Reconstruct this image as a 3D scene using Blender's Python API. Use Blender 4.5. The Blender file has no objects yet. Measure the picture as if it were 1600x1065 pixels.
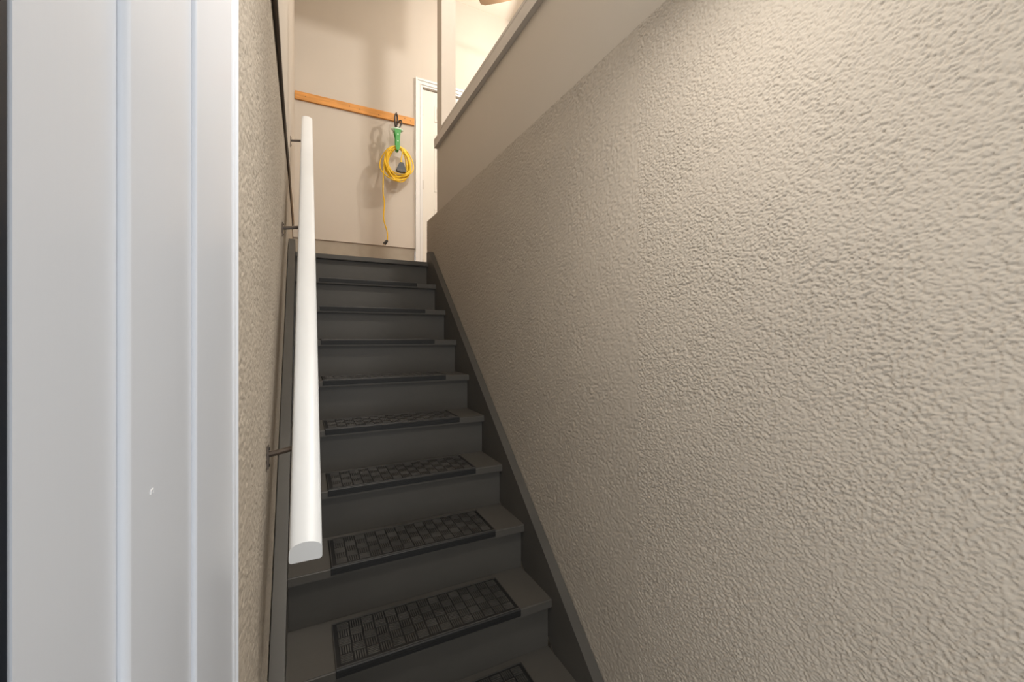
import bpy, bmesh, math, random
import numpy as np
from mathutils import Vector, Matrix
random.seed(7)
PI = math.pi
scn = bpy.context.scene
COL = scn.collection
ZC = 1.422            # eye height above the lower floor; z values below are written relative to the eye

# ------------------------------------------------------------------ camera
cam_d = bpy.data.cameras.new('camera')
cam = bpy.data.objects.new('camera', cam_d); COL.objects.link(cam)
cam_d.sensor_width = 36.0
cam_d.lens = 648.2171 / 1600 * 36.0
cam_d.shift_y = -(532.5 - 525.355) / 1600
cam_d.clip_start = 0.02
cam.location = (0, 0, ZC)
cam.rotation_euler = (PI / 2, 0, -0.4663)
scn.camera = cam

# ------------------------------------------------------------------ world, exposure
w = bpy.data.worlds.new('world'); scn.world = w; w.use_nodes = True
bg = w.node_tree.nodes['Background']
bg.inputs[0].default_value = (0.95, 0.975, 1.0, 1)
bg.inputs[1].default_value = 1.45
scn.view_settings.view_transform = 'Standard'
scn.view_settings.look = 'None'
scn.view_settings.exposure = 0.28
scn.view_settings.gamma = 1.0
scn.view_settings.use_curve_mapping = False

FAN = (2.08, 3.45, 3.20)      # bulb of the fan's light kit (relative to the eye)
LAMP2 = (1.42, 0.9, 3.38)     # ceiling lamp of the upper room
LAMP3 = (0.42, 0.54, 0.92)    # flush lamp in the low entry ceiling

# ------------------------------------------------------------------ materials
def srgb(r, g, b):
    f = lambda c: (c / 255 / 12.92) if c / 255 <= 0.04045 else ((c / 255 + 0.055) / 1.055) ** 2.4
    return (f(r), f(g), f(b), 1)

def material(name, col, rough=0.6, spec=0.5, metal=0.0, var=0.0, vscale=6.0, bump=0.0, bscale=60.0, bdist=0.002,
             stretch=(1, 1, 1), emit=None, detail=4.0, col2=None):
    m = bpy.data.materials.new(name); m.use_nodes = True
    nt = m.node_tree; b = nt.nodes['Principled BSDF']
    b.inputs['Base Color'].default_value = col
    b.inputs['Roughness'].default_value = rough
    b.inputs['Specular IOR Level'].default_value = spec
    b.inputs['Metallic'].default_value = metal
    if emit:
        b.inputs['Emission Color'].default_value = emit[0]; b.inputs['Emission Strength'].default_value = emit[1]
    if var or bump:
        tc = nt.nodes.new('ShaderNodeTexCoord'); mp = nt.nodes.new('ShaderNodeMapping')
        mp.inputs['Scale'].default_value = stretch
        nt.links.new(tc.outputs['Object'], mp.inputs['Vector'])
    if var:
        n = nt.nodes.new('ShaderNodeTexNoise'); n.inputs['Scale'].default_value = vscale; n.inputs['Detail'].default_value = detail
        nt.links.new(mp.outputs[0], n.inputs['Vector'])
        r = nt.nodes.new('ShaderNodeValToRGB')
        c2 = col2 or tuple(min(1, c * (1 + var)) for c in col[:3]) + (1,)
        c1 = tuple(c * (1 - var) for c in col[:3]) + (1,)
        r.color_ramp.elements[0].position = 0.32; r.color_ramp.elements[0].color = c1
        r.color_ramp.elements[1].position = 0.68; r.color_ramp.elements[1].color = c2
        nt.links.new(n.outputs['Fac'], r.inputs[0]); nt.links.new(r.outputs[0], b.inputs['Base Color'])
    if bump:
        n2 = nt.nodes.new('ShaderNodeTexNoise'); n2.inputs['Scale'].default_value = bscale; n2.inputs['Detail'].default_value = 3
        nt.links.new(mp.outputs[0], n2.inputs['Vector'])
        bp = nt.nodes.new('ShaderNodeBump'); bp.inputs['Strength'].default_value = bump; bp.inputs['Distance'].default_value = bdist
        nt.links.new(n2.outputs['Fac'], bp.inputs['Height']); nt.links.new(bp.outputs[0], b.inputs['Normal'])
    return m

def parging(name, col):
    """rough trowelled cement coat: coarse lumps and fine grit"""
    m = bpy.data.materials.new(name); m.use_nodes = True
    nt = m.node_tree; b = nt.nodes['Principled BSDF']; L = nt.links.new
    b.inputs['Roughness'].default_value = 0.85; b.inputs['Specular IOR Level'].default_value = 0.25
    tc = nt.nodes.new('ShaderNodeTexCoord')
    def noise(scale, det, rough=0.55, dist=0.0):
        n = nt.nodes.new('ShaderNodeTexNoise'); n.inputs['Scale'].default_value = scale; n.inputs['Detail'].default_value = det
        n.inputs['Roughness'].default_value = rough; n.inputs['Distortion'].default_value = dist
        L(tc.outputs['Object'], n.inputs['Vector']); return n
    n1 = noise(235, 3.5, 0.6, 0.25); n2 = noise(640, 2, 0.6); n3 = noise(1.3, 3)
    rp = nt.nodes.new('ShaderNodeValToRGB')
    rp.color_ramp.elements[0].position = 0.22; rp.color_ramp.elements[1].position = 0.70
    L(n1.outputs['Fac'], rp.inputs[0])
    mul = nt.nodes.new('ShaderNodeMath'); mul.operation = 'MULTIPLY_ADD'; mul.inputs[1].default_value = 0.3
    L(n2.outputs['Fac'], mul.inputs[0]); L(rp.outputs[0], mul.inputs[2])
    bp = nt.nodes.new('ShaderNodeBump'); bp.inputs['Strength'].default_value = 1.0; bp.inputs['Distance'].default_value = 0.0120
    L(mul.outputs[0], bp.inputs['Height']); L(bp.outputs[0], b.inputs['Normal'])
    cr = nt.nodes.new('ShaderNodeValToRGB')
    cr.color_ramp.elements[0].position = 0.3; cr.color_ramp.elements[0].color = tuple(c * 0.93 for c in col[:3]) + (1,)
    cr.color_ramp.elements[1].position = 0.7; cr.color_ramp.elements[1].color = tuple(c * 1.05 for c in col[:3]) + (1,)
    L(n3.outputs['Fac'], cr.inputs[0]); L(cr.outputs[0], b.inputs['Base Color'])
    return m

M = {}
M['parging'] = parging('parging_beige', srgb(172, 162, 148))
M['coat'] = material('cement_coat_beige', srgb(172, 162, 148), 0.85, 0.25, var=0.05, vscale=1.3, bump=0.25, bscale=700, bdist=0.001)
M['drywall'] = material('drywall_beige', srgb(193, 184, 172), 0.75, 0.3, var=0.02, vscale=2, bump=0.08, bscale=220)
M['panel'] = material('half_wall_paint', srgb(182, 173, 160), 0.7, 0.3, var=0.02, vscale=2, bump=0.06, bscale=220)
M['curb'] = material('curb_paint', srgb(160, 151, 137), 0.8, 0.3, var=0.06, vscale=9, bump=0.2, bscale=70)
M['trim'] = material('white_trim_paint', srgb(216, 214, 210), 0.4, 0.5, var=0.01, bump=0.05, bscale=90, stretch=(1, 1, 0.05))
M['cap'] = material('cap_trim_paint', srgb(190, 183, 174), 0.45, 0.5, var=0.02)
M['jamb'] = material('jamb_white_gloss', srgb(219, 224, 232), 0.33, 0.5, var=0.012, vscale=3, bump=0.12, bscale=160, bdist=0.001, stretch=(1, 1, 0.03))
M['door'] = material('door_cream_paint', srgb(216, 211, 200), 0.45, 0.4, var=0.01)
M['navy'] = material('navy_door_paint', srgb(26, 32, 42), 0.35, 0.5, var=0.08)
M['stair'] = material('stair_charcoal_paint', srgb(77, 74, 69), 0.45, 0.45, var=0.13, vscale=3.5, bump=0.12, bscale=45, detail=7, stretch=(0.6, 1, 1))
M['ribs'] = material('worn_lit_rubber_ribs', srgb(66, 64, 61), 0.5, 0.5, var=0.3, vscale=9)  # lighter than the base: dusty wear plus light caught on the ribs, in the colour
M['rubber'] = material('black_rubber', srgb(20, 20, 20), 0.55, 0.5, var=0.15, vscale=14)
M['rail'] = material('rail_white_paint', srgb(216, 219, 221), 0.38, 0.5, var=0.01, bump=0.04, bscale=80)
M['steel'] = material('brushed_steel', srgb(150, 142, 132), 0.35, 0.5, metal=0.9)
M['bronze'] = material('dark_nickel', srgb(104, 94, 86), 0.38, 0.5, metal=0.75)
M['dark'] = material('dark_steel', srgb(64, 58, 54), 0.4, 0.5, metal=0.6)
M['cable'] = material('dark_cable', srgb(84, 72, 62), 0.7)
M['wood'] = material('pine_board', srgb(204, 142, 70), 0.55, 0.4, var=0.16, vscale=5, stretch=(1.2, 14, 14), bump=0.05, bscale=30)
M['knot'] = material('pine_knot', srgb(112, 62, 26), 0.6)
M['yellow'] = material('yellow_cord', srgb(238, 196, 40), 0.45, 0.5, var=0.05)
M['green'] = material('green_strap', srgb(66, 152, 70), 0.5, 0.4, var=0.1, vscale=30)
M['palegreen'] = material('pale_green_ring', srgb(200, 224, 204), 0.4, 0.5)
M['black'] = material('black_plastic', srgb(30, 29, 28), 0.45, 0.5)
M['brass'] = material('prong_brass', srgb(170, 150, 110), 0.3, 0.5, metal=0.9)
M['floor'] = material('concrete_floor', srgb(120, 114, 106), 0.7, var=0.1, vscale=4)
M['upfloor'] = material('upper_floor_wood', srgb(150, 116, 84), 0.5, var=0.12, vscale=4, stretch=(8, 1, 1))
M['ceil'] = material('ceiling_paint', srgb(232, 226, 216), 0.85, 0.2)
M['fanwood'] = material('fan_blade_oak', srgb(118, 96, 72), 0.5, var=0.08, vscale=5, stretch=(1, 8, 8))
M['glow'] = material('frosted_glass_lit', srgb(250, 240, 220), 0.5, emit=((1.0, 0.82, 0.6, 1), 3.0))
M['chip'] = material('chipped_primer', srgb(236, 236, 236), 0.5)

# ------------------------------------------------------------------ mesh helpers (eye-relative coordinates)
def box(bm, x0, x1, y0, y1, z0, z1):
    vs = [bm.verts.new(p) for p in ((x0,y0,z0),(x1,y0,z0),(x1,y1,z0),(x0,y1,z0),(x0,y0,z1),(x1,y0,z1),(x1,y1,z1),(x0,y1,z1))]
    for f in ((3,2,1,0),(4,5,6,7),(0,1,5,4),(1,2,6,5),(2,3,7,6),(3,0,4,7)):
        bm.faces.new([vs[i] for i in f])
    return bm

def prism(bm, poly, axis, a0, a1):
    """poly of 2-D points extruded along an axis: X -> (y,z), Y -> (x,z), Z -> (x,y)"""
    def p(q, a):
        return {'X': (a, q[0], q[1]), 'Y': (q[0], a, q[1]), 'Z': (q[0], q[1], a)}[axis]
    A = [bm.verts.new(p(q, a0)) for q in poly]; B = [bm.verts.new(p(q, a1)) for q in poly]
    n = len(poly)
    bm.faces.new(A); bm.faces.new(B[::-1])
    for i in range(n):
        bm.faces.new((A[i], B[i], B[(i+1) % n], A[(i+1) % n]))
    return bm

def tube(bm, pts, r, seg=8, closed=False):
    pts = [Vector(p) for p in pts]; n = len(pts); rings = []
    prev = None
    for i, p in enumerate(pts):
        if closed: t = pts[(i+1) % n] - pts[i-1]
        else: t = pts[min(i+1, n-1)] - pts[max(i-1, 0)]
        t.normalize()
        if prev is None:
            ref = Vector((0, 0, 1)) if abs(t.z) < 0.9 else Vector((1, 0, 0))
            u = t.cross(ref).normalized()
        else:
            u = (prev - t * prev.dot(t)).normalized()
        prev = u; v = t.cross(u)
        rr = r[i] if isinstance(r, (list, tuple)) else r
        rings.append([bm.verts.new(p + (u * math.cos(2*PI*k/seg) + v * math.sin(2*PI*k/seg)) * rr) for k in range(seg)])
    m = n if closed else n - 1
    for i in range(m):
        a, b = rings[i], rings[(i+1) % n]
        off = 0
        if closed and i == n - 1:
            off = min(range(seg), key=lambda o: (a[0].co - b[o].co).length)
        for k in range(seg):
            bm.faces.new((a[k], a[(k+1) % seg], b[(k+1+off) % seg], b[(k+off) % seg]))
    if not closed:
        bm.faces.new(rings[0][::-1]); bm.faces.new(rings[-1])
    return bm

def lathe(bm, prof, c, seg=24):
    """profile of (radius, z) turned about the vertical through c"""
    rings = []
    for r, z in prof:
        rings.append([bm.verts.new((c[0] + r*math.cos(2*PI*k/seg), c[1] + r*math.sin(2*PI*k/seg), c[2] + z)) for k in range(seg)])
    for a, b in zip(rings, rings[1:]):
        for k in range(seg):
            bm.faces.new((a[k], a[(k+1) % seg], b[(k+1) % seg], b[k]))
    bm.faces.new(rings[0][::-1]); bm.faces.new(rings[-1])
    return bm

def spline(pts, n=8):
    P = [Vector(p) for p in pts]; out = []
    for i in range(len(P) - 1):
        p0, p1, p2, p3 = P[max(i-1, 0)], P[i], P[i+1], P[min(i+2, len(P)-1)]
        for k in range(n):
            t = k / n
            out.append(0.5 * ((2*p1) + (p2-p0)*t + (2*p0-5*p1+4*p2-p3)*t*t + (3*p1-p0-3*p2+p3)*t**3))
    out.append(P[-1]); return out

def B(): return bmesh.new()

def root_of(o):
    while o.parent: o = o.parent
    return o

def mk(name, bm, mat, parent=None, bevel=0.0, seg=1, smooth=False, origin=None):
    """one mesh object; geometry given eye-relative, origin moved to the base of the thing"""
    if bevel:
        bmesh.ops.bevel(bm, geom=[e for e in bm.edges if e.calc_face_angle(0) > 0.6], offset=bevel, segments=seg, affect='EDGES', clamp_overlap=True)
    bmesh.ops.recalc_face_normals(bm, faces=bm.faces)
    for v in bm.verts: v.co.z += ZC
    if parent is not None:
        org = root_of(parent).location.copy()
    elif origin is not None:
        org = Vector(origin) + Vector((0, 0, ZC))
    else:
        xs = [v.co.x for v in bm.verts]; ys = [v.co.y for v in bm.verts]; zs = [v.co.z for v in bm.verts]
        org = Vector(((min(xs)+max(xs))/2, (min(ys)+max(ys))/2, min(zs)))
    for v in bm.verts: v.co -= org
    me = bpy.data.meshes.new(name); bm.to_mesh(me); bm.free()
    me.materials.append(mat)
    if smooth:
        for p in me.polygons: p.use_smooth = True
        if smooth != 'all':
            try: me.set_sharp_from_angle(angle=math.radians(35))
            except Exception: pass
    o = bpy.data.objects.new(name, me); COL.objects.link(o)
    if parent is not None: o.parent = parent
    else: o.location = org
    return o

def thing(name, loc, label, cat, group=None):
    o = bpy.data.objects.new(name, None); COL.objects.link(o)
    o.empty_display_size = 0.05
    o.location = (loc[0], loc[1], loc[2] + ZC)
    return tag(o, label, cat, group)

def tag(o, label, cat, group=None):
    o['label'] = label; o['category'] = cat
    if group: o['group'] = group
    return o

def struct(o, label=None, cat=None):
    o['kind'] = 'structure'
    if label: o['label'] = label
    if cat: o['category'] = cat
    return o

def empty_struct(name, loc, label, cat):
    o = bpy.data.objects.new(name, None); COL.objects.link(o)
    o.empty_display_size = 0.05; o.location = (loc[0], loc[1], loc[2] + ZC)
    return struct(o, label, cat)

# ------------------------------------------------------------------ key dimensions (metres, z from the eye)
RISE, RUN = 0.2, 0.2255
Y1, Z1 = 3.1766, 0.5779           # landing nosing
XL, XR = -0.047, 0.865            # inner faces of the stringers
XWL, XWL2 = -0.089, -0.076        # left wall: rough lower coat, smooth upper wall
XWR, XPN = 0.905, 0.925           # right wall: rough lower coat, smooth half wall above
HL, HR = 1.075, 0.94              # tops of the rough coat
YB = 4.54                         # wall at the back of the landing
ZF = -ZC                          # lower floor
ZCEIL = 3.85
CAPZ = 1.4446
XE = 4.0                          # far side of the upper room
YF = -1.6

# ------------------------------------------------------------------ the setting
struct(mk('floor', box(B(), XWL-0.6, XWR, -0.9, 3.0, ZF-0.1, ZF), M['floor']), 'grey concrete floor at the foot of the stairs', 'floor')
WL = mk('wall_left', box(B(), XWL-0.2, XWL-0.0045, 0.722, YB, ZF, HL), M['parging']); struct(WL, 'rough beige cement-coated wall behind the white handrail', 'wall')
struct(mk('wall_left_upper', box(B(), XWL-0.2, XWL2, 0.722, YB, HL+0.002, ZCEIL), M['drywall'], bevel=0.002), 'smooth beige wall above the rough coat behind the handrail', 'wall')
WR = mk('wall_right', box(B(), XWR+0.0045, XWR+0.125, -0.9, 3.352, ZF, HR), M['parging'])
struct(WR, 'rough beige cement-coated wall along the charcoal stringer', 'wall')
hw = mk('wall_right_upper', box(B(), XPN, XPN+0.11, 0.3, 3.125, HR+0.001, CAPZ+0.06), M['panel'])
struct(hw, 'smooth beige half wall standing on the rough wall', 'wall')
struct(mk('wall_back', box(B(), XWL2-0.2, 1.16, YB, YB+0.15, 0.962, ZCEIL), M['drywall'], bevel=0.002), 'smooth beige wall behind the wooden hook board', 'wall')
bb = B(); box(bb, 1.16, 2.0, YB, YB+0.15, 2.745, ZCEIL); 
struct(mk('wall_back_lintel', bb, M['drywall']), 'smooth beige wall above the white panelled door', 'wall')
struct(mk('wall_back_side', box(B(), 2.0, XE, YB, YB+0.15, Z1, ZCEIL), M['drywall']), 'smooth beige wall beyond the white panelled door', 'wall')
struct(mk('baseboard_back', box(B(), XWL+0.001, 1.096, YB+0.012, YB+0.15, Z1, 0.96), M['curb']), 'low grey-beige curb under the wall at the back of the landing', 'baseboard')
struct(mk('floor_landing', box(B(), XWL+0.001, XE, 3.3535, YB+0.01, Z1-0.2, Z1-0.001), M['upfloor']), 'landing floor at the top of the stairs', 'floor')
struct(mk('floor_upper', box(B(), XWR+0.13, XE, YF, 3.35, Z1-0.2, Z1-0.001), M['upfloor']), 'upper room floor beyond the half wall', 'floor')
struct(mk('wall_far_right', box(B(), XE, XE+0.1, YF, YB, Z1-0.2, ZCEIL), M['drywall']), 'beige wall on the far side of the upper room', 'wall')
struct(mk('wall_front_upper', box(B(), XWL-0.2, XE, YF-0.1, YF, 0.975, ZCEIL), M['drywall']), 'beige wall of the upper room above the entry', 'wall')
struct(mk('ceiling', box(B(), XWL-0.2, XE, YF, YB+0.1, ZCEIL, ZCEIL+0.1), M['ceil']), 'pale ceiling over stairwell and upper room', 'ceiling')
struct(mk('ceiling_entry', box(B(), XWL-0.2, XWR-0.002, YF, 0.72, 0.96, 1.08), M['ceil']), 'low pale ceiling over the entry', 'ceiling')
struct(mk('wall_left_entry', box(B(), XWL-0.6, XWL-0.06, 0.2155, 0.7215, ZF, 0.959), M['drywall']), 'entry wall behind the white door frame', 'wall')


# the cement coat itself: trowelled lumps and pits as real relief
_rs = np.random.RandomState(5)
_lat = [_rs.rand(256, 256) for _ in range(4)]
def lattice(k, y, z):
    L_ = _lat[k]; iy = np.floor(y).astype(int); iz = np.floor(z).astype(int)
    fy = y - iy; fz = z - iz
    fy = fy*fy*(3-2*fy); fz = fz*fz*(3-2*fz)
    a = L_[iy % 256, iz % 256]; b = L_[(iy+1) % 256, iz % 256]; c = L_[iy % 256, (iz+1) % 256]; d = L_[(iy+1) % 256, (iz+1) % 256]
    return (a*(1-fy)+b*fy)*(1-fz) + (c*(1-fy)+d*fy)*fz
def relief(y, z):
    y2 = y + 0.003*lattice(3, y/0.010, z/0.008); z2 = z + 0.003*lattice(2, y/0.009+7, z/0.011)
    h = lattice(0, y2/0.0047, z2/0.0037) + 0.62*lattice(1, y2/0.0028+3, z2/0.0024+9) + 0.40*lattice(2, y/0.0018, z/0.0018)
    h = (h - 1.01)/0.55
    h = np.where(h > 0.15, 0.15 + 0.45*np.tanh((h-0.15)/0.45), h)       # lumps pressed flat by the trowel, pits left open
    big = lattice(3, y/0.09, z/0.07) - 0.5
    return np.clip(h, -1.3, 0.6)*(1 + 0.5*big)
def coat(parent, x, sign, blocks, amp):
    """blocks of (y0, y1, dy, z0, z1, dz); sign points from the wall into the stairwell"""
    V, F, n0 = [], [], 0
    for y0, y1, dy, z0, z1, dz in blocks:
        ny = int(round((y1-y0)/dy))+1; nz = int(round((z1-z0)/dz))+1
        Y, Z = np.meshgrid(np.linspace(y0, y1, ny), np.linspace(z0, z1, nz), indexing='ij')
        X = x + sign*amp*(relief(Y, Z) - 0.6)
        V.append(np.stack([X, Y, Z + ZC], -1).reshape(-1, 3))
        i = np.arange(ny-1)[:, None]*nz + np.arange(nz-1)[None, :] + n0
        q = np.stack([i, i+nz, i+nz+1, i+1], -1).reshape(-1, 4)
        F.append(q if sign > 0 else q[:, ::-1]); n0 += ny*nz
    V = np.concatenate(V); F = np.concatenate(F)
    V = V - np.array(parent.location)[None]
    me = bpy.data.meshes.new('cement_coat')
    me.vertices.add(len(V)); me.vertices.foreach_set('co', V.astype(np.float32).ravel())
    me.loops.add(F.size); me.loops.foreach_set('vertex_index', F.astype(np.int32).ravel())
    me.polygons.add(len(F)); me.polygons.foreach_set('loop_start', np.arange(0, F.size, 4, dtype=np.int32))
    me.polygons.foreach_set('use_smooth', np.ones(len(F), dtype=bool))
    me.update(calc_edges=True); me.validate()
    me.materials.append(M['coat'])
    o = bpy.data.objects.new('cement_coat', me); COL.objects.link(o); o.parent = parent
    return o
coat(WR, XWR, -1, ((-0.5, -0.2, 0.006, -1.1, HR, 0.006), (-0.2, 0.15, 0.0026, -0.9, HR, 0.0026), (-0.2, 0.15, 0.006, -1.1, -0.9, 0.006), (0.15, 0.6, 0.005, -1.1, -0.82, 0.005), (0.15, 0.6, 0.0016, -0.82, HR, 0.0017), (0.6, 0.95, 0.0016, -1.1, HR, 0.0017), (0.95, 2.0, 0.0036, -1.3, HR, 0.0033), (2.0, 3.352, 0.006, -0.6, HR, 0.0045)), 0.0021)
coat(WL, XWL, 1, ((0.722, 2.2, 0.0036, -1.1, HL, 0.0034), (2.2, YB, 0.008, -0.5, HL, 0.006)), 0.0021)

# half-wall cap: fascia and top board, end post
ct = empty_struct('trim_1', (0.96, 1.7, CAPZ), 'pale grey trim capping the beige half wall', 'trim')
mk('fascia', box(B(), 0.898, XPN-0.0005, 0.3, 3.118, CAPZ, CAPZ+0.066), M['cap'], ct, bevel=0.003)
mk('cap_board', box(B(), 0.897, 1.07, 0.3, 3.009, CAPZ+0.0665, CAPZ+0.085), M['cap'], ct, bevel=0.003)
post = mk('post', box(B(), XPN, XPN+0.11, 3.01, 3.125, CAPZ+0.0605, ZCEIL-0.001), M['drywall'], bevel=0.002)
tag(post, 'square beige post rising from the end of the half wall', 'post')

hd = mk('shadow_beam', box(B(), XWL2+0.001, XPN-0.001, 3.01, 3.125, 3.20, ZCEIL-0.001), M['drywall'], bevel=0.002)  # unseen beam, added for its shadow high on the landing wall
hd2 = mk('shadow_beam_extension', box(B(), XPN+0.1115, 1.17, 3.01, 3.125, 3.20, ZCEIL-0.001), M['drywall'], bevel=0.002)  # added stub past the post, carries the beam's shadow further right
hd2.parent = hd; hd2.location = hd2.location - hd.location
tag(hd, 'unseen beige beam added across the stairwell to shade the upper landing wall', 'beam')

# white entry door frame on the left: jamb, stop, casing
fr = empty_struct('trim_2', (-0.12, 0.45, ZF), 'white painted entry door frame with stop and casing beside the rough wall', 'door frame')
def jamb_part(name, poly, bev=0.0):
    return mk(name, prism(B(), poly, 'Z', ZF, 0.95), M['jamb'], fr, smooth=True)
def rnd(cx, cy, r, a0, a1, n=5):
    return [(cx + r*math.cos(math.radians(a0+(a1-a0)*i/n)), cy + r*math.sin(math.radians(a0+(a1-a0)*i/n))) for i in range(n+1)]
jamb_part('jamb_board', [(-0.149, 0.2165), (-0.0945, 0.2165), (-0.0945, 0.3110), (-0.149, 0.3110)])
jamb_part('door_stop', [(-0.149, 0.3112)] + [(-0.0945, 0.3112)] + rnd(-0.0930, 0.3150, 0.0040, -90, 0) + [(-0.0890, 0.4585), (-0.149, 0.4585)])
jamb_part('casing_board', [(-0.149, 0.4587)] + rnd(-0.0872, 0.4610, 0.0022, -90, 0) + [(-0.0850, 0.655), (-0.149, 0.655)])
jamb_part('casing_bead', [(-0.149, 0.6552), (-0.0862, 0.6552), (-0.0862, 0.664)] + rnd(-0.0862, 0.676, 0.0030, -60, 60) + [(-0.0862, 0.690)] + rnd(-0.0862, 0.706, 0.0036, -70, 90) + [(-0.0885, 0.7105), (-0.0885, 0.694)])
chipb = B(); tube(chipb, [(-0.0887, 0.347, -0.103), (-0.0886, 0.3475, -0.1005), (-0.0886, 0.3515, -0.1003), (-0.0887, 0.352, -0.1035)], 0.0004, 6)
mk('paint_chip', chipb, M['chip'], fr, smooth=True)
nav = empty_struct('door_1', (-0.5, 0.19, ZF), 'dark navy entry door leaf folded back beside the white frame', 'door')
mk('door_leaf', box(B(), -0.93, -0.0950, 0.168, 0.2145, ZF+0.01, 0.6), M['navy'], nav, bevel=0.002)
for zz in (-0.98, 0.05, 0.42):
    h = B(); tube(h, [(-0.0995, 0.163, zz), (-0.0995, 0.163, zz+0.09)], 0.0045, 10); mk('hinge', h, M['dark'], nav, smooth=True)

# panelled door at the back of the landing, with casing
dr = empty_struct('door_2', (1.57, YB, Z1), 'cream panelled door at the end of the landing', 'door')
DX0, DX1, DZ1 = 1.184, 1.95, 2.734
mk('door_slab', box(B(), DX0, DX1, YB+0.012, YB+0.05, Z1+0.008, DZ1), M['door'], dr, bevel=0.002)
for px0, px1 in ((DX0+0.13, DX0+0.34), (DX0+0.43, DX0+0.64)):
    for pz0, pz1 in ((2.404, 2.583), (1.622, 2.26), (0.83, 1.429)):
        g = B(); t = 0.014; y0, y1 = YB+0.007, YB+0.0125
        box(g, px0, px0+t, y0, y1, pz0, pz1); box(g, px1-t, px1, y0, y1, pz0, pz1)
        box(g, px0+t, px1-t, y0, y1, pz0, pz0+t); box(g, px0+t, px1-t, y0, y1, pz1-t, pz1)
        pn = mk('panel', g, M['door'], dr, bevel=0.002)
        mk('panel_field', box(B(), px0+0.03, px1-0.03, YB+0.007, YB+0.0125, pz0+0.03, pz1-0.03), M['door'], pn, bevel=0.004)
for zz in (2.50, 1.679, 0.80):
    h = B(); tube(h, [(1.1805, YB+0.004, zz-0.05), (1.1805, YB+0.004, zz+0.05)], 0.006, 10)
    mk('hinge', h, M['steel'], dr, smooth=True)
k = B(); lathe(k, [(0.012, 0), (0.028, 0.0), (0.03, 0.02), (0.02, 0.035)], (0, 0, 0), 16)
bmesh.ops.rotate(k, verts=k.verts, cent=(0, 0, 0), matrix=Matrix.Rotation(PI/2, 3, 'X'))
bmesh.ops.translate(k, verts=k.verts, vec=(DX1-0.07, YB-0.005+0.016, 1.55)); mk('knob', k, M['steel'], dr, smooth=True)
cs = empty_struct('trim_3', (1.57, YB, Z1), 'white moulded casing around the cream landing door', 'trim')
CX0, CX1, CZ = 1.097, 2.037, 2.831
STEP = ((0.0, 0.022, 0.026), (0.022, 0.05, 0.017), (0.05, 0.060, 0.021), (0.060, 0.080, 0.012))
sl, sr, sh = B(), B(), B()
for a, b_, d in STEP:
    box(sl, CX0+a, CX0+b_, YB-d, YB+0.0, Z1, CZ-a); box(sr, CX1-b_, CX1-a, YB-d, YB, Z1, CZ-a)
    box(sh, CX0+b_, CX1-b_, YB-d, YB, CZ-b_, CZ-a)
for nm, g in (('casing_side', sl), ('casing_side', sr), ('casing_head', sh)): mk(nm, g, M['trim'], cs, bevel=0.003)
jl = B(); box(jl, 1.1605, 1.1795, YB+0.0005, YB+0.15, Z1, 2.744); mk('door_jamb', jl, M['trim'], cs)
jr = B(); box(jr, 1.953, 1.999, YB+0.0005, YB+0.15, Z1, 2.744); mk('door_jamb', jr, M['trim'], cs)

# ------------------------------------------------------------------ staircase
st = thing('staircase', (0.41, 2.0, ZF), 'charcoal painted wooden staircase rising between two stringers to the landing', 'staircase')
N = 10
tb = B(); box(tb, XL+0.0005, XR-0.0005, Y1, Y1+RUN+0.046, Z1-0.034, Z1)
bmesh.ops.bevel(tb, geom=[e for e in tb.edges if all(abs(v.co.y-Y1) < 1e-6 for v in e.verts) and abs(e.verts[0].co.z-e.verts[1].co.z) < 1e-6], offset=0.004, segments=3, affect='EDGES')
tread0 = mk('tread', tb, M['stair'], st, smooth=True)
riser0 = mk('riser', box(B(), XL+0.0005, XR-0.0005, Y1+0.030, Y1+0.048, Z1-RISE+0.0001, Z1-0.0341), M['stair'], st)
for n in range(1, N):
    for src in (tread0, riser0):
        c = src.copy(); COL.objects.link(c); c.parent = st
        c.location = (0, -n*RUN, -n*RISE)
sl_ = RISE / RUN
def stringer(x0, x1):
    h = 0.098
    zt = lambda y: Z1 + sl_*(y - Y1) + h
    y0, ye = 0.86, 3.21
    ytop = Y1 + (0.655 - Z1 - h)/sl_
    poly = [(y0, ZF), (1.12, ZF), (ye, zt(ye)-0.36-0.02), (ye, 0.655), (ytop, 0.655), (y0, zt(y0))]
    return mk('stringer', prism(B(), poly, 'X', x0, x1), M['stair'], st, bevel=0.003, seg=2)
stringer(-0.0862, XL); stringer(XR, 0.9035)

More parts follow.
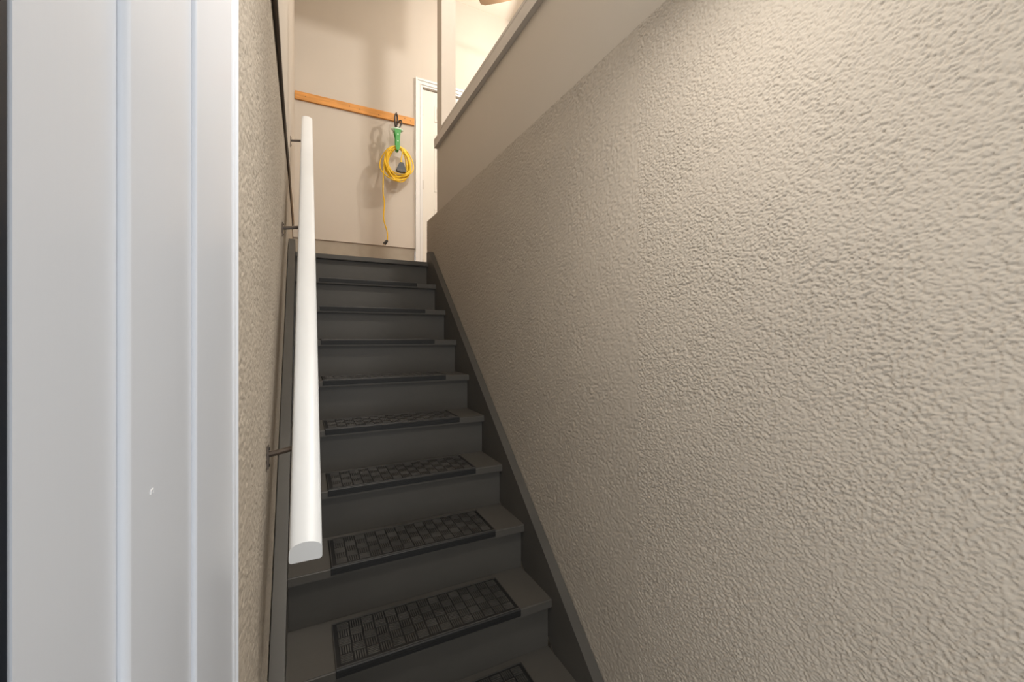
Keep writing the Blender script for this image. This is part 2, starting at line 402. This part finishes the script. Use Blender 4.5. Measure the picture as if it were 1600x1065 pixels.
# rubber mats with a moulded basket-weave of ribs
def mat_meshes():
    x0, x1, y0, d = 0.0898, 0.7263, Y1-0.004, 0.2285
    g = B()
    poly = [(y0, Z1-0.0225), (Y1-0.0006, Z1-0.0225), (Y1-0.0006, Z1+0.0006), (y0+d, Z1+0.0006), (y0+d, Z1+0.0030), (y0+0.003, Z1+0.0042), (y0, Z1+0.001)]
    prism(g, poly, 'X', x0, x1)
    r = B(); nx, ny = 15, 5
    mx, my = 0.014, 0.010
    cw = (x1-x0-2*mx)/nx; ch = (d-2*my-0.008)/ny
    for i in range(nx):
        for j in range(ny):
            ax, ay = x0+mx+i*cw, y0+0.008+my+j*ch
            gp = 0.0018; nr = 5
            if (i + j) % 2:
                s = (cw-2*gp)/nr
                for k in range(nr): rib(r, ax+gp+k*s+0.0013, ax+gp+(k+1)*s-0.0013, ay+gp, ay+ch-gp)
            else:
                s = (ch-2*gp)/nr
                for k in range(nr): rib(r, ax+gp, ax+cw-gp, ay+gp+k*s+0.0013, ay+gp+(k+1)*s-0.0013)
    e = 0.0035   # raised rim along the edges
    for a in ((x0, x0+e, y0+0.006, y0+d), (x1-e, x1, y0+0.006, y0+d), (x0+e, x1-e, y0+d-e, y0+d), (x0+e, x1-e, y0+0.006, y0+0.006+e)):
        rib(r, *a, t=0.0008)
    lip = B()
    for k in range(3):   # fine grooves moulded on the nosing lip
        box(lip, x0+0.004, x1-0.004, y0-0.0012, y0+0.0002, Z1-0.0205+k*0.0068, Z1-0.0165+k*0.0068)
    return g, r, lip
def rib(bm, x0, x1, y0, y1, t=0.0):
    z0, z1 = Z1+0.0026, Z1+0.0066
    a = [bm.verts.new(p) for p in ((x0,y0,z0),(x1,y0,z0),(x1,y1,z0),(x0,y1,z0))]
    i = 0.0007
    b = [bm.verts.new(p) for p in ((x0+i,y0+i,z1),(x1-i,y0+i,z1),(x1-i,y1-i,z1),(x0+i,y1-i,z1))]
    bm.faces.new(b)
    for k in range(4): bm.faces.new((a[k], a[(k+1) % 4], b[(k+1) % 4], b[k]))
ORD = ['first', 'second', 'third', 'fourth', 'fifth', 'sixth', 'seventh', 'eighth', 'ninth']
g, r, lip = mat_meshes()
mats0 = None
for n in range(1, 10):
    t = thing('stair_mat', (0.408, Y1+0.11-n*RUN, Z1-n*RISE), 'black rubber basket-weave mat on the %s tread down from the landing' % ORD[n-1], 'stair mat', 'rubber mats on the stair treads')
    if mats0 is None:
        # build eye-relative for step 0, shifted to this step
        for m_ in (g, r, lip): bmesh.ops.translate(m_, verts=m_.verts, vec=(0, -n*RUN, -n*RISE))
        mats0 = [mk('mat_base', g, M['rubber'], t, bevel=0.0006), mk('weave_ribs', r, M['ribs'], t), mk('nosing_lip', lip, M['rubber'], t)]
    else:
        for s in mats0:
            c = s.copy(); COL.objects.link(c); c.parent = t; c.location = (random.uniform(-0.003, 0.003), 0, 0)

# ------------------------------------------------------------------ handrail with three wall brackets
RB, RT = Vector((-0.0297, 1.077, -0.522)), Vector((-0.0110, 3.32, 1.535))
W = 0.0700
def rail_section(o):
    pts = []
    for i in range(4): a = PI + (PI/2)*i/3; pts.append((0.006 + 0.006*math.cos(a), 0.006 + 0.006*math.sin(a)))
    for i in range(4): a = 1.5*PI + (PI/2)*i/3; pts.append((W-0.006 + 0.006*math.cos(a), 0.006 + 0.006*math.sin(a)))
    for i in range(15):
        a = PI*i/14
        pts.append((W/2 + W/2*math.cos(a), 0.024 + 0.021*math.sin(a)**0.9))
    return [(o.x+p[0], o.y, o.z+p[1]) for p in pts]
hr = thing('handrail', (0.0, 2.2, 0.4), 'white painted wooden handrail along the rough wall above the stairs', 'handrail')
rb = B(); A_ = [rb.verts.new(p) for p in rail_section(RB)]; B_ = [rb.verts.new(p) for p in rail_section(RT)]
rb.faces.new(A_[::-1]); rb.faces.new(B_)
for i in range(len(A_)): rb.faces.new((A_[i], A_[(i+1) % len(A_)], B_[(i+1) % len(A_)], B_[i]))
mk('rail', rb, M['rail'], hr, smooth=True)
for by, wx in ((1.324, XWL), (2.238, XWL), (3.077, XWL2)):
    f_ = (by-RB.y)/(RT.y-RB.y); ru = RB.z + (RT.z-RB.z)*f_; rx = RB.x + (RT.x-RB.x)*f_ + W/2
    zz = ru - 0.030
    br = B()
    tube(br, [(wx+0.003, by, zz), (wx+0.02, by, zz+0.002), (rx-0.022, by, zz+0.012), (rx-0.006, by, zz+0.016), (rx, by, ru-0.004)], 0.0078, 8)
    bo = mk('bracket', br, M['bronze'], hr, smooth=True)
    pl = B(); box(pl, wx+0.0005, wx+0.0045, by-0.012, by+0.012, zz-0.038, zz+0.024); mk('wall_plate', pl, M['bronze'], bo, bevel=0.001)
    for dz in (-0.030, 0.016):
        sc = B(); tube(sc, [(wx+0.0045, by, zz+dz), (wx+0.0075, by, zz+dz)], 0.004, 8); mk('screw', sc, M['dark'], bo)
    sd = B(); box(sd, rx-0.018, rx+0.018, by-0.025, by+0.025, -0.0015, 0.0015)
    bmesh.ops.rotate(sd, verts=sd.verts, cent=(rx, by, 0), matrix=Matrix.Rotation(math.atan2(RT.z-RB.z, RT.y-RB.y), 3, 'X'))
    bmesh.ops.translate(sd, verts=sd.verts, vec=(0, 0, ru-0.0025)); mk('saddle_plate', sd, M['steel'], bo)

# dark cable lying along the ledge of the rough coat
cb = B()
cp = [(XWL+0.0085, 0.72, HL-0.009), (XWL+0.0088, 1.2, HL-0.009), (XWL+0.0085, 1.7, HL-0.011), (XWL+0.0075, 2.3, HL-0.009), (XWL+0.005, 3.0, HL-0.018), (XWL+0.004, 3.5, HL-0.045), (XWL+0.004, 4.0, HL-0.06), (XWL+0.004, 4.25, 0.96), (XWL+0.004, 4.43, 0.86), (XWL+0.004, 4.47, 0.72)]
sp = spline(cp, 8)
rad = [0.0108 - 0.0074*min(1, max(0, (p.y-0.9)/2.0)) for p in sp]
sp = [Vector((XWL + q_ + 0.0004, p.y, min(p.z, HL - q_ - 0.0005))) for p, q_ in zip(sp, rad)]
tube(cb, sp, rad, 8)
tag(mk('cable', cb, M['cable'], smooth=True), 'dark cable running along the top edge of the rough wall', 'cable')

# ------------------------------------------------------------------ hook board, carabiner, strap and cord
wb = thing('hook_board', (0.5, YB, 2.30), 'horizontal pine board fixed to the beige landing wall', 'board')
mk('plank', box(B(), XWL2+0.004, 1.083, YB-0.022, YB-0.0005, 2.300, 2.376), M['wood'], wb, bevel=0.002)
for kx, kz in ((0.42, 2.344), (0.71, 2.325), (0.98, 2.352)):
    kb = B(); tube(kb, [(kx, YB-0.0225, kz), (kx, YB-0.0215, kz)], 0.006, 10); mk('knot', kb, M['knot'], wb)
for kx in (0.02, 0.52, 1.04):
    kb = B(); tube(kb, [(kx, YB-0.0235, 2.338), (kx, YB-0.0215, 2.338)], 0.0035, 8); mk('screw', kb, M['dark'], wb)
YC = YB - 0.14
hk = thing('carabiner_hook', (0.878, YC, 2.20), 'dark steel carabiner hanging from the pine board', 'carabiner')
h1 = B(); tube(h1, spline([(0.890, YB-0.0225, 2.370), (0.886, YB-0.06, 2.366), (0.878, YC+0.004, 2.328), (0.878, YC-0.010, 2.330), (0.878, YC-0.014, 2.350)], 5), 0.005, 8); mk('screw_hook', h1, M['dark'], hk, smooth=True)
def loop(cx, cy, cz, rx, rz, n=28, tw=0.0, tilt=0.0):
    out = []
    for i in range(n):
        a = 2*PI*i/n
        x = rx*math.cos(a)*(1+0.18*math.sin(a)); z = rz*math.sin(a)
        out.append((cx + x*math.cos(tw) + z*tilt, cy + x*math.sin(tw), cz + z))
    return out
h2 = B(); tube(h2, loop(0.876, YC, 2.270, 0.026, 0.072, tw=0.9, tilt=0.05), 0.0085, 8, True); mk('carabiner_body', h2, M['dark'], hk, smooth=True)
h3 = B(); tube(h3, loop(0.905, YC-0.006, 2.232, 0.020, 0.048, tw=-0.5, tilt=0.3), 0.0075, 8, True); mk('link', h3, M['dark'], hk, smooth=True)
sg = thing('hanging_strap', (0.886, YC, 1.96), 'green plastic strap with a pale ring holding the yellow cord', 'strap')
s1 = B(); tube(s1, [(0.886 + 0.052*math.cos(a*PI/12), YC + 0.030*math.sin(a*PI/12), 2.178) for a in range(24)], 0.0105, 8, True); mk('ring', s1, M['palegreen'], sg, smooth=True)
s2 = B(); prism(s2, [(0.850, 2.172), (0.922, 2.172), (0.914, 2.130), (0.909, 2.09), (0.909, 1.985), (0.900, 1.958), (0.874, 1.958), (0.866, 1.985), (0.866, 2.09), (0.860, 2.130)], 'Y', YC-0.033, YC-0.027); mk('strap_front', s2, M['green'], sg, bevel=0.002)
s3 = B(); prism(s3, [(0.852, 2.172), (0.920, 2.172), (0.907, 2.09), (0.907, 1.985), (0.898, 1.958), (0.876, 1.958), (0.868, 1.985), (0.868, 2.09)], 'Y', YC+0.027, YC+0.033); mk('strap_back', s3, M['green'], sg, bevel=0.002)
s4 = B(); tube(s4, [(0.887, YC-0.029+0.058*i/8, 1.966 - 0.010*math.sin(PI*i/8)) for i in range(9)], 0.013, 8); mk('strap_fold', s4, M['green'], sg, smooth=True)
for zz in (2.12, 2.05):
    s5 = B(); tube(s5, [(0.888, YC-0.0345, zz), (0.888, YC-0.0325, zz)], 0.006, 10); mk('snap', s5, M['palegreen'], sg)

ec = thing('extension_cord', (0.895, YC, 1.64), 'coiled yellow extension cord hanging under the green strap', 'extension cord')
rng = random.Random(11)
for i in range(13):
    cx = 0.897 + rng.uniform(-0.018, 0.018)
    rx = 0.106 + 0.038*rng.random(); top = 1.990 + rng.uniform(0, 0.018); bot = 1.642 + rng.uniform(0, 0.085)
    yy = YC - 0.010 + 0.020*i/12
    lean = rng.uniform(-0.10, 0.10); sq = rng.uniform(0.85, 1.1)
    pts = []
    for q in range(40):
        a = 2*PI*q/40
        x = rx*math.cos(a)*sq*(1 - 0.14*math.sin(a))
        z = (top+bot)/2 + (top-bot)/2*math.sin(a)
        x += lean*(z-1.985)
        pts.append((cx+x*1.0, yy + 0.020*math.sin(a*2+i)*(0.2 if math.sin(a) > 0.6 else 1.0), z + 0.006*math.sin(3*a+i)*(0 if math.sin(a) > 0.6 else 1)))
    lb = B(); tube(lb, pts, 0.0068, 7, True); mk('cord_loop', lb, M['yellow'], ec, smooth=True)
tl = B(); tube(tl, spline([(0.775, YC-0.005, 1.94), (0.752, YC-0.012, 1.80), (0.743, YC-0.008, 1.524), (0.757, YC, 1.397), (0.751, YC, 1.232), (0.786, YC+0.005, 1.107), (0.789, YC+0.005, 1.015)], 8), 0.0066, 8); mk('cord_tail', tl, M['yellow'], ec, smooth=True)
pg = B(); pdir = Vector((-0.62, 0, -0.78)); p0 = Vector((0.790, YC+0.005, 1.018))
tube(pg, [p0, p0+pdir*0.012, p0+pdir*0.03, p0+pdir*0.052], [0.008, 0.014, 0.016, 0.017], 10)
po = mk('plug', pg, M['black'], ec, smooth=True)
for dy in (-0.007, 0.007):
    q = B(); tube(q, [p0+pdir*0.05+Vector((0, dy, 0)), p0+pdir*0.072+Vector((0, dy, 0))], 0.0028, 6); mk('prong', q, M['brass'], po)
tp = B(); prism(tp, [(0.908, 1.828), (0.934, 1.828), (0.946, 1.815), (0.974, 1.748), (0.966, 1.732), (0.922, 1.726), (0.878, 1.732), (0.868, 1.748), (0.896, 1.815)], 'Y', YC-0.052, YC-0.018)
ta = mk('triple_tap', tp, M['black'], ec, bevel=0.004, seg=2)
for ox in (0.895, 0.922, 0.948):
    q = B(); box(q, ox-0.007, ox+0.007, YC-0.0535, YC-0.0515, 1.742, 1.756); mk('outlet_face', q, M['dark'], ta)
tw = B(); tube(tw, spline([(0.930, YC-0.022, 1.975), (0.934, YC-0.032, 1.93), (0.922, YC-0.034, 1.87), (0.921, YC-0.034, 1.825)], 6), [0.0052]*10 + [0.006]*5 + [0.009]*4, 8); mk('tap_lead', tw, M['yellow'], ec, smooth=True)

for o_ in (hk, sg, ec): o_.location += Vector((-0.012, 0, -0.026))

# ------------------------------------------------------------------ lamps
def point(name, loc, power, col, rad):
    d = bpy.data.lights.new(name, 'POINT'); d.energy = power; d.color = col; d.shadow_soft_size = rad
    o = bpy.data.objects.new(name, d); COL.objects.link(o); o.location = (loc[0], loc[1], loc[2]+ZC); return o

fx, fy, fz = FAN
fn = thing('ceiling_fan', (fx, fy, fz-0.1), 'ceiling fan with oak blades and a lit bowl above the landing', 'ceiling fan')
lathe_parts = (('downrod', [(0.012, 0.36), (0.012, ZCEIL-fz-0.06)], M['dark']), ('ceiling_canopy', [(0.03, ZCEIL-fz-0.07), (0.07, ZCEIL-fz-0.03), (0.07, ZCEIL-fz-0.001)], M['dark']),
               ('motor_housing', [(0.05, 0.12), (0.11, 0.15), (0.13, 0.2), (0.12, 0.28), (0.06, 0.33), (0.03, 0.36)], M['dark']))
for nm, prof, mt in lathe_parts: mk(nm, lathe(B(), prof, (fx, fy, fz), 28), mt, fn, smooth=True)
mk('light_fitter', lathe(B(), [(0.045, 0.07), (0.06, 0.09), (0.055, 0.125)], (fx, fy, fz), 24), M['dark'], fn, smooth=True)
mk('light_bulb', lathe(B(), [(0.008, -0.03), (0.026, -0.015), (0.03, 0.005), (0.022, 0.035), (0.014, 0.07)], (fx, fy, fz), 20), M['glow'], fn, smooth=True)
FAN_A0 = math.radians(144)
for i in range(5):
    a = FAN_A0 + i*2*PI/5; ca, sa = math.cos(a), math.sin(a)
    bl = B(); poly = [(0.17, -0.05), (0.45, -0.072), (0.60, -0.078), (0.64, -0.06), (0.65, 0), (0.64, 0.06), (0.60, 0.078), (0.45, 0.072), (0.17, 0.05)]
    prism(bl, poly, 'Z', 0.0, 0.008)
    bmesh.ops.rotate(bl, verts=bl.verts, cent=(0, 0, 0), matrix=Matrix.Rotation(math.radians(11), 3, 'X'))
    bmesh.ops.rotate(bl, verts=bl.verts, cent=(0, 0, 0), matrix=Matrix.Rotation(a, 3, 'Z'))
    bmesh.ops.translate(bl, verts=bl.verts, vec=(fx, fy, fz+0.155)); bo = mk('fan_blade', bl, M['fanwood'], fn)
    bk = B(); tube(bk, [(fx+0.11*ca, fy+0.11*sa, fz+0.17), (fx+0.22*ca, fy+0.22*sa, fz+0.155)], 0.012, 8); mk('blade_arm', bk, M['dark'], bo)
fl = point('fan_light', (fx, fy, fz-0.02), 58, (1.0, 0.915, 0.81), 0.03)
fl.parent = fn; fl.location = (0, 0, 0.04)

lx, ly, lz = LAMP2
l2 = thing('ceiling_lamp', (lx, ly, lz), 'frosted bowl lamp under the high ceiling of the upper room', 'lamp')
mk('lamp_base', lathe(B(), [(0.09, ZCEIL-lz-0.04), (0.1, ZCEIL-lz-0.001)], l2.location - Vector((0, 0, ZC)), 24), M['dark'], l2, smooth=True)
mk('stem', lathe(B(), [(0.008, 0.16), (0.008, ZCEIL-lz-0.03)], l2.location - Vector((0, 0, ZC)), 10), M['dark'], l2, smooth=True)
mk('bulb', lathe(B(), [(0.02, 0.08), (0.035, 0.1), (0.03, 0.13), (0.014, 0.17)], l2.location - Vector((0, 0, ZC)), 20), M['glow'], l2, smooth=True)
p2 = point('ceiling_lamp_light', LAMP2, 165, (1.0, 0.965, 0.92), 0.12); p2.parent = l2; p2.location = (0, 0, 0)

ex, ey, ez = LAMP3
l3 = thing('entry_lamp', (ex, ey, ez), 'flush round lamp in the low entry ceiling', 'lamp')
mk('lamp_pan', lathe(B(), [(0.16, 0.022), (0.165, 0.03), (0.165, 0.0395)], (ex, ey, ez), 32), M['trim'], l3, smooth=True)
mk('diffuser', lathe(B(), [(0.05, 0.004), (0.12, 0.008), (0.155, 0.0215)], (ex, ey, ez), 32), M['glow'], l3, smooth=True)
ad = bpy.data.lights.new('entry_light', 'AREA'); ad.shape = 'DISK'; ad.size = 0.3; ad.energy = 6.8; ad.color = (1.0, 0.98, 0.955)
ao = bpy.data.objects.new('entry_light', ad); COL.objects.link(ao); ao.parent = l3; ao.location = (0, 0, 0)
